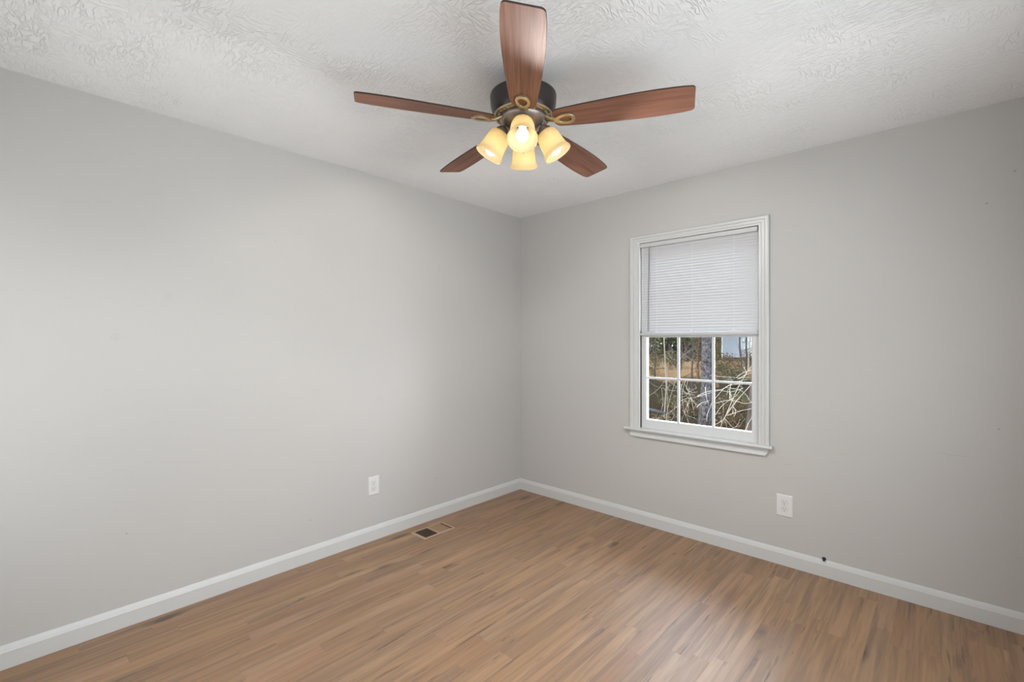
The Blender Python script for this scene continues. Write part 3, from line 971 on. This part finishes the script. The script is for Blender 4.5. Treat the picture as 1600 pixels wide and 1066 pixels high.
def shrub(name, label, px, s, h, w, n_st, mat_st, leaf=None, nleaf=0, lsize=0.05, seed=1, group=None, r=0.008, cat='shrub'):
    rng = random.Random(seed)
    b_ = foot(px, s)
    root = empty(name, b_)
    tag(root, label, cat, group)
    st = MB()
    for k in range(n_st):
        a = rng.uniform(0, 2*PI); sp = rng.uniform(0.1, 1.0)*w
        p0 = b_ + Vector((math.cos(a)*sp*.3, math.sin(a)*sp*.3, -0.08))
        hh = h*rng.uniform(.5, 1.05)
        p1 = b_ + Vector((math.cos(a)*sp*.7, math.sin(a)*sp*.7, hh*.6))
        p2 = b_ + Vector((math.cos(a+.3)*sp*1.1, math.sin(a+.3)*sp*1.1, hh*rng.uniform(.8,1.0)))
        pts = []
        for i in range(6):
            t = i/5
            pts.append(p0*(1-t)**2 + p1*2*t*(1-t) + p2*t*t + Vector((rng.gauss(0,.02),rng.gauss(0,.02),rng.gauss(0,.02)))*h)
        st.tube(pts, [r*(1-.6*i/5) for i in range(6)], 4, caps=False)
        for q in range(2):
            i = rng.randint(2, 5)
            d = Vector((rng.gauss(0,1), rng.gauss(0,1), rng.gauss(.3,.7))).normalized()
            st.tube([pts[i], pts[i]+d*h*.18, pts[i]+(d+Vector((rng.gauss(0,.4),rng.gauss(0,.4),rng.gauss(0,.4))))*h*.3], [r*.6, r*.45, r*.25], 3, caps=False)
    local(st, root).build('stems', M[mat_st], root, smooth=1.2)
    if leaf:
        lm = MB()
        for k in range(5):
            off = Vector((rng.uniform(-.5,.5)*w, rng.uniform(-.5,.5)*w, h*rng.uniform(.3,.75)))
            leaves(lm, b_+off, (w*.6, w*.6, h*.35), nleaf//5, lsize, rng, 0.1)
        local(lm, root).build('foliage', M[leaf], root)
    return root

# pale blue house far behind the trees
hs = 56.0
hx0 = 1128.5
hl = at(hx0, 600, hs); hb = ground_z(hl.x, hl.y)
house_root = empty('house', (hl.x, hl.y, hb-0.1))
tag(house_root, 'pale blue clapboard house behind the bare trees', 'house')
def siding():
    m, nt, N, K, b = mat_new('pale_blue_siding')
    oc = objcoord(nt)
    sep = N.new('ShaderNodeSeparateXYZ'); K.new(oc, sep.inputs[0])
    f = math_node(nt, 'FRACT', math_node(nt, 'MULTIPLY', sep.outputs['Z'], 7.0))
    c = mixrgb(nt, noise(nt, oc, 2, 2), (0.078, 0.084, 0.089), (0.094, 0.100, 0.105))
    K.new(mixrgb(nt, math_node(nt, 'LESS_THAN', f, 0.08), c, (0.066, 0.071, 0.075)), b.inputs['Base Color'])
    b.inputs['Roughness'].default_value = 0.7
    b.inputs['Specular IOR Level'].default_value = 0.0
    return m
M['siding'] = siding()
M['hroof'] = plain('grey_shingle', (0.02, 0.02, 0.021), 0.9, nscale=40, noise_amt=0.3)
M['htrim'] = plain('house_trim', (0.105, 0.105, 0.103), 0.6)
MB().box((0,0,0),(11.0,8.0,5.6)).build('wall', M['siding'], house_root)
MB().box((-0.10,-0.03,0),(0.12,0.12,5.6)).build('corner_board', M['htrim'], house_root)
MB().add([(-.4,-.4,5.6),(11.4,-.4,5.6),(11.4,8.4,5.6),(-.4,8.4,5.6),(-.4,4,8.6),(11.4,4,8.6)], [(0,1,5,4),(2,3,4,5),(0,4,3),(1,2,5),(0,3,2,1)]).build('roof', M['hroof'], house_root)
for x in (5.2, 8.2):
    f_ = MB().box((x-.08,-0.05,1.9),(x+1.18,0.02,3.7)).build('window', M['htrim'], house_root)
    MB().box((x,-0.06,1.98),(x+1.1,-0.045,3.62)).build('pane', M['duct'], f_)

# nearer trunks
tree('pine_tree', 'dark grey pine with a thick trunk in the middle of the window', 1103.5, 14.0, 9.0, 0.185, 8, 'bark_grey', branches=0, seed=3, flare=1.5, wob=0.015, sides=20)
t_ = bpy.data.objects['pine_tree']
kp = at(1103.5, 564, 13.83)
kb = MB().tube([kp+FWD*0.12, kp-FWD*0.03, kp-FWD*0.045], [0.055,0.045,0.03], 10)
local(kb, t_).build('knot', M['bark_dark'], t_, smooth=1.0)
tree('leaning_tree', 'brown trunk leaning out of view at the right edge of the window', 1168, 9.0, 6.0, 0.130, 45, 'bark_brown', seed=5, wob=0.01, sides=16)

# slim trees in front of the house and on the left
for i, (px, s, h_, r, ln, bk, lab, nb_) in enumerate([
    (1158.5, 26, 9, 0.045, -8, 'bark_dark', 'thin bare tree in front of the pale house, first right of its corner', 8),
    (1164.0, 31.5, 9, 0.055, 10, 'bark_dark', 'thin bare dark tree in front of the pale house, middle one of three', 10),
    (1169.5, 37, 9, 0.050, -4, 'bark_pale', 'thin pale tree in front of the pale house, nearest the window frame', 8),
    (1037.5, 17, 8, 0.024, 3, 'bark_pale', 'slim pale sapling in the upper left window pane', 16),
    (1061.5, 22, 8, 0.060, 1, 'bark_dark', 'dark slim tree half behind the left muntin', 9),
    (1082.0, 27, 8, 0.050, 3, 'bark_dark', 'slender dark tree just left of the thick pine', 9),
    (1024.0, 26, 8, 0.040, -4, 'bark_dark', 'slender dark tree near the left edge of the window', 9)]):
    tree('bare_tree', lab, px, s, h_, r, ln, bk, branches=nb_, blen=1.3, depth=2, seed=20+i, group='bare trees beyond the window', wob=0.05, blow=0.1)
tree('ivy_tree', 'reddish tree wrapped in dry leaves just right of the thick pine', 1121.5, 28, 8, 0.075, 1, 'bark_red', 'leaf_olive', (2.6, 0.36, 2.6), 1500, 0.06, 5, 0.7, 1, 41)
tree('oak_tree', 'reddish brown leafy tree just left of the thick pine', 1090.5, 30, 8, 0.075, 1, 'bark_red', 'leaf_brown', (3.0, 0.32, 2.8), 1300, 0.06, 5, 0.7, 1, 42)

# tree line closing the view
k = 0
for px, s, h_, cz, rx, rz, leaf, lab in [
    (1006, 44, 11, 4.0, 1.7, 4.2, 'leaf_grey', 'faded grey brown tree at the left edge of the window view'),
    (1073, 44, 12, 4.3, 1.6, 3.4, 'leaf_green', 'bright evergreen tree in the upper middle pane'),
    (1046, 52, 12, 4.6, 1.8, 4.4, 'leaf_green', 'dull green tree in the upper right of the left pane'),
    (1107, 54, 12, 4.6, 1.8, 4.8, 'leaf_brown', 'brown leafy tree half hidden by the thick pine'),
    (1026, 61, 12, 4.8, 2.2, 4.8, 'leaf_olive', 'tall olive tree behind the slim pale sapling'),
    (1082, 63, 12, 4.8, 2.2, 4.8, 'leaf_olive', 'olive tree behind and right of the bright evergreen')]:
    tree('woodland_tree', lab, px, s, h_, 0.16, 0, 'bark_dark', leaf, (cz, rx, rz), 3200, 0.13, 12, 1.6, 1, 60+k, group='trees closing the view')
    k += 1
rw = random.Random(99)
wm = MB()
for k in range(60):
    px = 940 + 200*k/59.0
    b_ = foot(px + rw.uniform(-2, 2), 74 + rw.uniform(-3, 3))
    hgt = rw.uniform(3.0, 6.0)
    leaves(wm, b_+Vector((0,0,hgt*.55)), (1.5, 1.5, hgt*.65), 260, 0.24, rw, 0.0)
wo_ = wm.build('woodland', M['leaf_olive'])
tag(wo_, 'dense olive woodland far behind the other trees, left of the pale house', 'woodland', kind='stuff')

# undergrowth on the bank and nearer
k = 0
for px, s, h_, w_, leaf, st, nl, lab in [
    (1016, 34, 1.7, 1.6, 'leaf_olive', 'twig_brown', 900, 'olive bush on the straw bank at the far left'),
    (1048, 37, 1.5, 0.5, 'leaf_olive', 'twig_brown', 400, 'narrow olive bush on the straw bank right of the sapling'),
    (1060, 38, 1.2, 0.9, 'leaf_brown', 'twig_brown', 420, 'brown bush on the straw bank behind the left muntin'),
    (1125, 31, 1.35, 1.1, 'leaf_olive', 'twig_brown', 900, 'olive bush below the corner of the pale house'),
    (1141, 34, 1.45, 1.2, 'leaf_brown', 'twig_brown', 900, 'brown bush below the middle of the pale house wall'),
    (1156, 28.5, 1.25, 1.0, 'leaf_olive', 'twig_brown', 900, 'olive bush at the foot of the three thin trees'),
    (1174, 38.5, 1.6, 1.1, 'leaf_brown', 'twig_brown', 800, 'brown bush at the right edge of the window view'),
    (1023, 12.5, 0.85, 0.8, 'leaf_brown', 'twig_brown', 900, 'russet brush at the lower left corner of the window'),
    (1046, 20, 0.7, 0.8, 'leaf_olive', 'twig_brown', 500, 'dark olive brush behind the pale twigs on the left'),
    (1075, 18, 0.8, 0.6, 'leaf_brown', 'twig_brown', 600, 'brown brush left of the foot of the thick pine'),
    (1128, 12.0, 1.1, 0.55, 'leaf_brown', 'twig_brown', 600, 'brown brush right of the foot of the thick pine'),
    (1150, 16, 1.0, 0.7, 'leaf_brown', 'twig_brown', 600, 'brown brush left of the leaning trunk'),
    (1146, 19, 0.8, 1.0, 'leaf_olive', 'twig_brown', 600, 'low olive brush in the ditch below the bank')]:
    shrub('shrub', lab, px, s, h_, w_, 22, st, leaf, nl, 0.06 if s > 25 else 0.04, 100+k, 'undergrowth beyond the window')
    k += 1

# fallen log
lg = foot(1020, 15.5)
lr = empty('fallen_log', lg)
tag(lr, 'grey weathered log lying in the brush on the left', 'log')
local(MB().tube([at(995, 0, 15.5)*0 + foot(998, 15.8)+Vector((0,0,.42)), foot(1018, 15.5)+Vector((0,0,.40)), foot(1040, 15.2)+Vector((0,0,.36))], [0.075,0.07,0.055], 10), lr).build('trunk', M['log'], lr, smooth=1.0)
local(MB().tube([foot(1012, 15.6)+Vector((0,0,.42)), foot(1014, 15.5)+Vector((0,0,.72))], [0.03,0.015], 6), lr).build('branch_stub', M['log'], lr, smooth=1.0)
local(MB().tube([foot(1004, 15.75)-Vector((0,0,.1)), foot(1004, 15.75)+Vector((0,0,.38))], [0.09,0.06], 7), lr).build('stump', M['log'], lr, smooth=1.0)

# bleached vines and twigs close to the house: each tangle rises from its own foot
def smooth_pts(pts, n=4):
    out = []
    for i in range(len(pts)-1):
        p0 = pts[max(i-1,0)]; p1 = pts[i]; p2 = pts[i+1]; p3 = pts[min(i+2, len(pts)-1)]
        for j in range(n):
            t = j/n
            out.append(0.5*((2*p1) + (p2-p0)*t + (2*p0-5*p1+4*p2-p3)*t*t + (3*p1-p0-3*p2+p3)*t**3))
    out.append(pts[-1])
    return out
def tangle(name, label, cat, px, s, curves, mat, rbase, side=0, seed=1, depth_var=0.5, group=None, down=None):
    rng = random.Random(seed)
    b_ = foot(px, s)
    root = empty(name, b_)
    tag(root, label, cat, group)
    mb = MB()
    for c in curves:
        ds = rng.uniform(-depth_var, depth_var)
        de = ds + rng.uniform(-depth_var, depth_var)
        pts = []
        for i, (x, y) in enumerate(c):
            t = i/(len(c)-1)
            pts.append(at(x, y, s + ds*(1-t) + de*t))
        pts = smooth_pts(pts)
        r = rbase*rng.uniform(.7, 1.15)
        mb.tube(pts, [r*(1-0.45*i/(len(pts)-1)) for i in range(len(pts))], 5, caps=True)
        for q in range(side):
            i = rng.randint(2, len(pts)-1)
            d = (pts[i]-pts[i-1]).normalized()
            d = (d*0.7 + Vector((rng.gauss(0,.6), rng.gauss(0,.6), rng.gauss(0,.6)))).normalized()
            l = rng.uniform(.05, .20)*s/7
            e1 = pts[i]+d*l*.5+Vector((0,0,rng.gauss(0,.03)))
            mb.tube([pts[i], e1, pts[i]+d*l+Vector((0,0,rng.gauss(0,.06)))], [r*.6, r*.5, r*.3], 4, caps=False)
    if down:
        for (x, y) in down:
            p = at(x, y, s)
            mb.tube(smooth_pts([p, p.lerp(b_, .5)+Vector((rng.gauss(0,.04), 0, 0)), b_-Vector((0,0,.1))]), rbase*1.1, 5, caps=False)
    local(mb, root).build('stems', M[mat], root, smooth=1.2)
    return root
vine_r = [
    [(1131,655),(1140,635),(1150,612),(1158,597),(1166,583),(1176,570)],
    [(1131,654),(1141,640),(1153,624),(1165,610),(1178,596)],
    [(1136,645),(1147,630),(1159,617),(1170,605),(1180,594)],
    [(1131,655),(1120,662),(1108,668),(1100,674)],
    [(1131,654),(1127,663),(1123,674)],
    [(1131,654),(1135,664),(1136,676)],
    [(1132,653),(1138,660),(1144,667),(1149,667),(1154,661),(1156,655)],
    [(1118,648),(1126,636),(1134,629),(1141,624),(1150,618),(1160,605)],
    [(1104,658),(1105,648),(1109,638),(1113,628),(1122,617),(1132,606),(1142,600),(1152,596),(1168,592)],
    [(1089,620),(1102,616),(1115,612),(1128,608),(1143,601),(1160,600),(1180,596)],
    [(1090,618),(1105,612),(1122,609),(1138,612),(1150,610),(1162,606)],
    [(1118,630),(1128,627),(1140,625),(1152,627),(1162,630),(1172,629),(1180,625)],
    [(1133,605),(1146,607),(1158,610),(1166,617),(1172,626),(1178,634)],
    [(1136,649),(1148,645),(1160,641),(1176,638)],
    [(1165,672),(1169,662),(1174,653),(1180,644)],
    [(1125,622),(1127,627),(1131,630)],
    [(1146,635),(1149,641),(1149,647),(1146,650)],
    [(1089,636),(1095,630),(1102,627),(1110,625)],
    [(1102,604),(1103,615),(1105,625),(1107,630)],
    [(1110,586),(1124,588),(1140,589),(1156,590),(1170,589)],
    [(1140,612),(1143,622),(1148,632)], [(1142,600),(1140,612),(1141,624)],
    [(1150,590),(1160,583),(1170,579),(1180,576)], [(1154,592),(1164,586),(1176,582)],
]
tangle('vine_tangle', 'bleached vines sprawling across the lower right window pane', 'vine', 1131, 6.6, vine_r, 'vine', 0.0038, 1, 11, 0.35, down=[(1123,674),(1136,676),(1100,674)])
twig_l = [
    [(1014,660),(1026,655),(1040,648),(1052,640),(1060,633)],
    [(1024,664),(1036,660),(1046,656),(1056,650)],
    [(1044,640),(1045,650),(1045,660),(1044,668)],
    [(1030,650),(1044,645),(1056,636),(1064,628)],
    [(1013,594),(1020,601),(1030,605),(1042,608),(1052,617),(1060,622)],
    [(1013,619),(1022,613),(1030,606),(1036,598),(1041,592)],
    [(1034,606),(1035,618),(1036,630),(1034,640)],
    [(1043,593),(1050,599),(1058,605)],
    [(1046,662),(1052,652),(1054,642),(1053,630)],
    [(1046,640),(1054,648),(1060,655)],
    [(1048,616),(1044,624),(1050,628)],
]
tangle('twig_tangle', 'grey bare twigs tangled across the lower left window pane', 'twigs', 1046, 8.2, twig_l, 'twig', 0.0032, 3, 12, 0.4, down=[(1044,668)])
twig_m = [
    [(1072,592),(1068,604),(1066,618),(1067,632),(1070,645),(1076,660)],
    [(1075,593),(1073,606),(1078,616),(1082,630),(1084,642)],
    [(1070,600),(1076,610),(1084,613),(1090,612)],
    [(1062,614),(1072,615),(1080,610),(1088,606)],
    [(1064,626),(1074,622),(1084,621),(1094,617)],
    [(1079,622),(1074,632),(1070,642)],
    [(1080,622),(1086,630),(1090,636)],
    [(1066,640),(1072,648),(1082,652),(1090,656)],
    [(1070,645),(1066,654),(1064,662)],
    [(1074,650),(1076,662),(1078,672)],
    [(1064,606),(1070,612),(1074,620),(1080,624)],
    [(1068,596),(1064,606),(1062,620)],
]
tangle('twig_tangle', 'pale dense twigs tangled left of the thick pine trunk', 'twigs', 1074, 8.6, twig_m, 'vine', 0.0032, 3, 13, 0.4, down=[(1078,672),(1064,662)])
twig_u = [
    [(1013,570),(1022,574),(1032,574),(1042,573)],
    [(1038,548),(1044,552),(1050,560),(1056,562),(1064,563),(1074,570),(1086,574)],
    [(1038,550),(1048,548),(1058,550)], [(1038,556),(1046,563),(1052,572),(1058,586)],
    [(1062,548),(1072,556),(1082,563),(1090,566)], [(1062,552),(1070,560),(1078,566)],
    [(1046,540),(1052,546),(1050,552)],
]
tangle('twig_tangle', 'thin pale twigs crossing the upper left and middle panes', 'twigs', 1038, 12.0, twig_u, 'twig', 0.0042, 3, 14, 0.4, down=[(1042,573),(1058,586)])
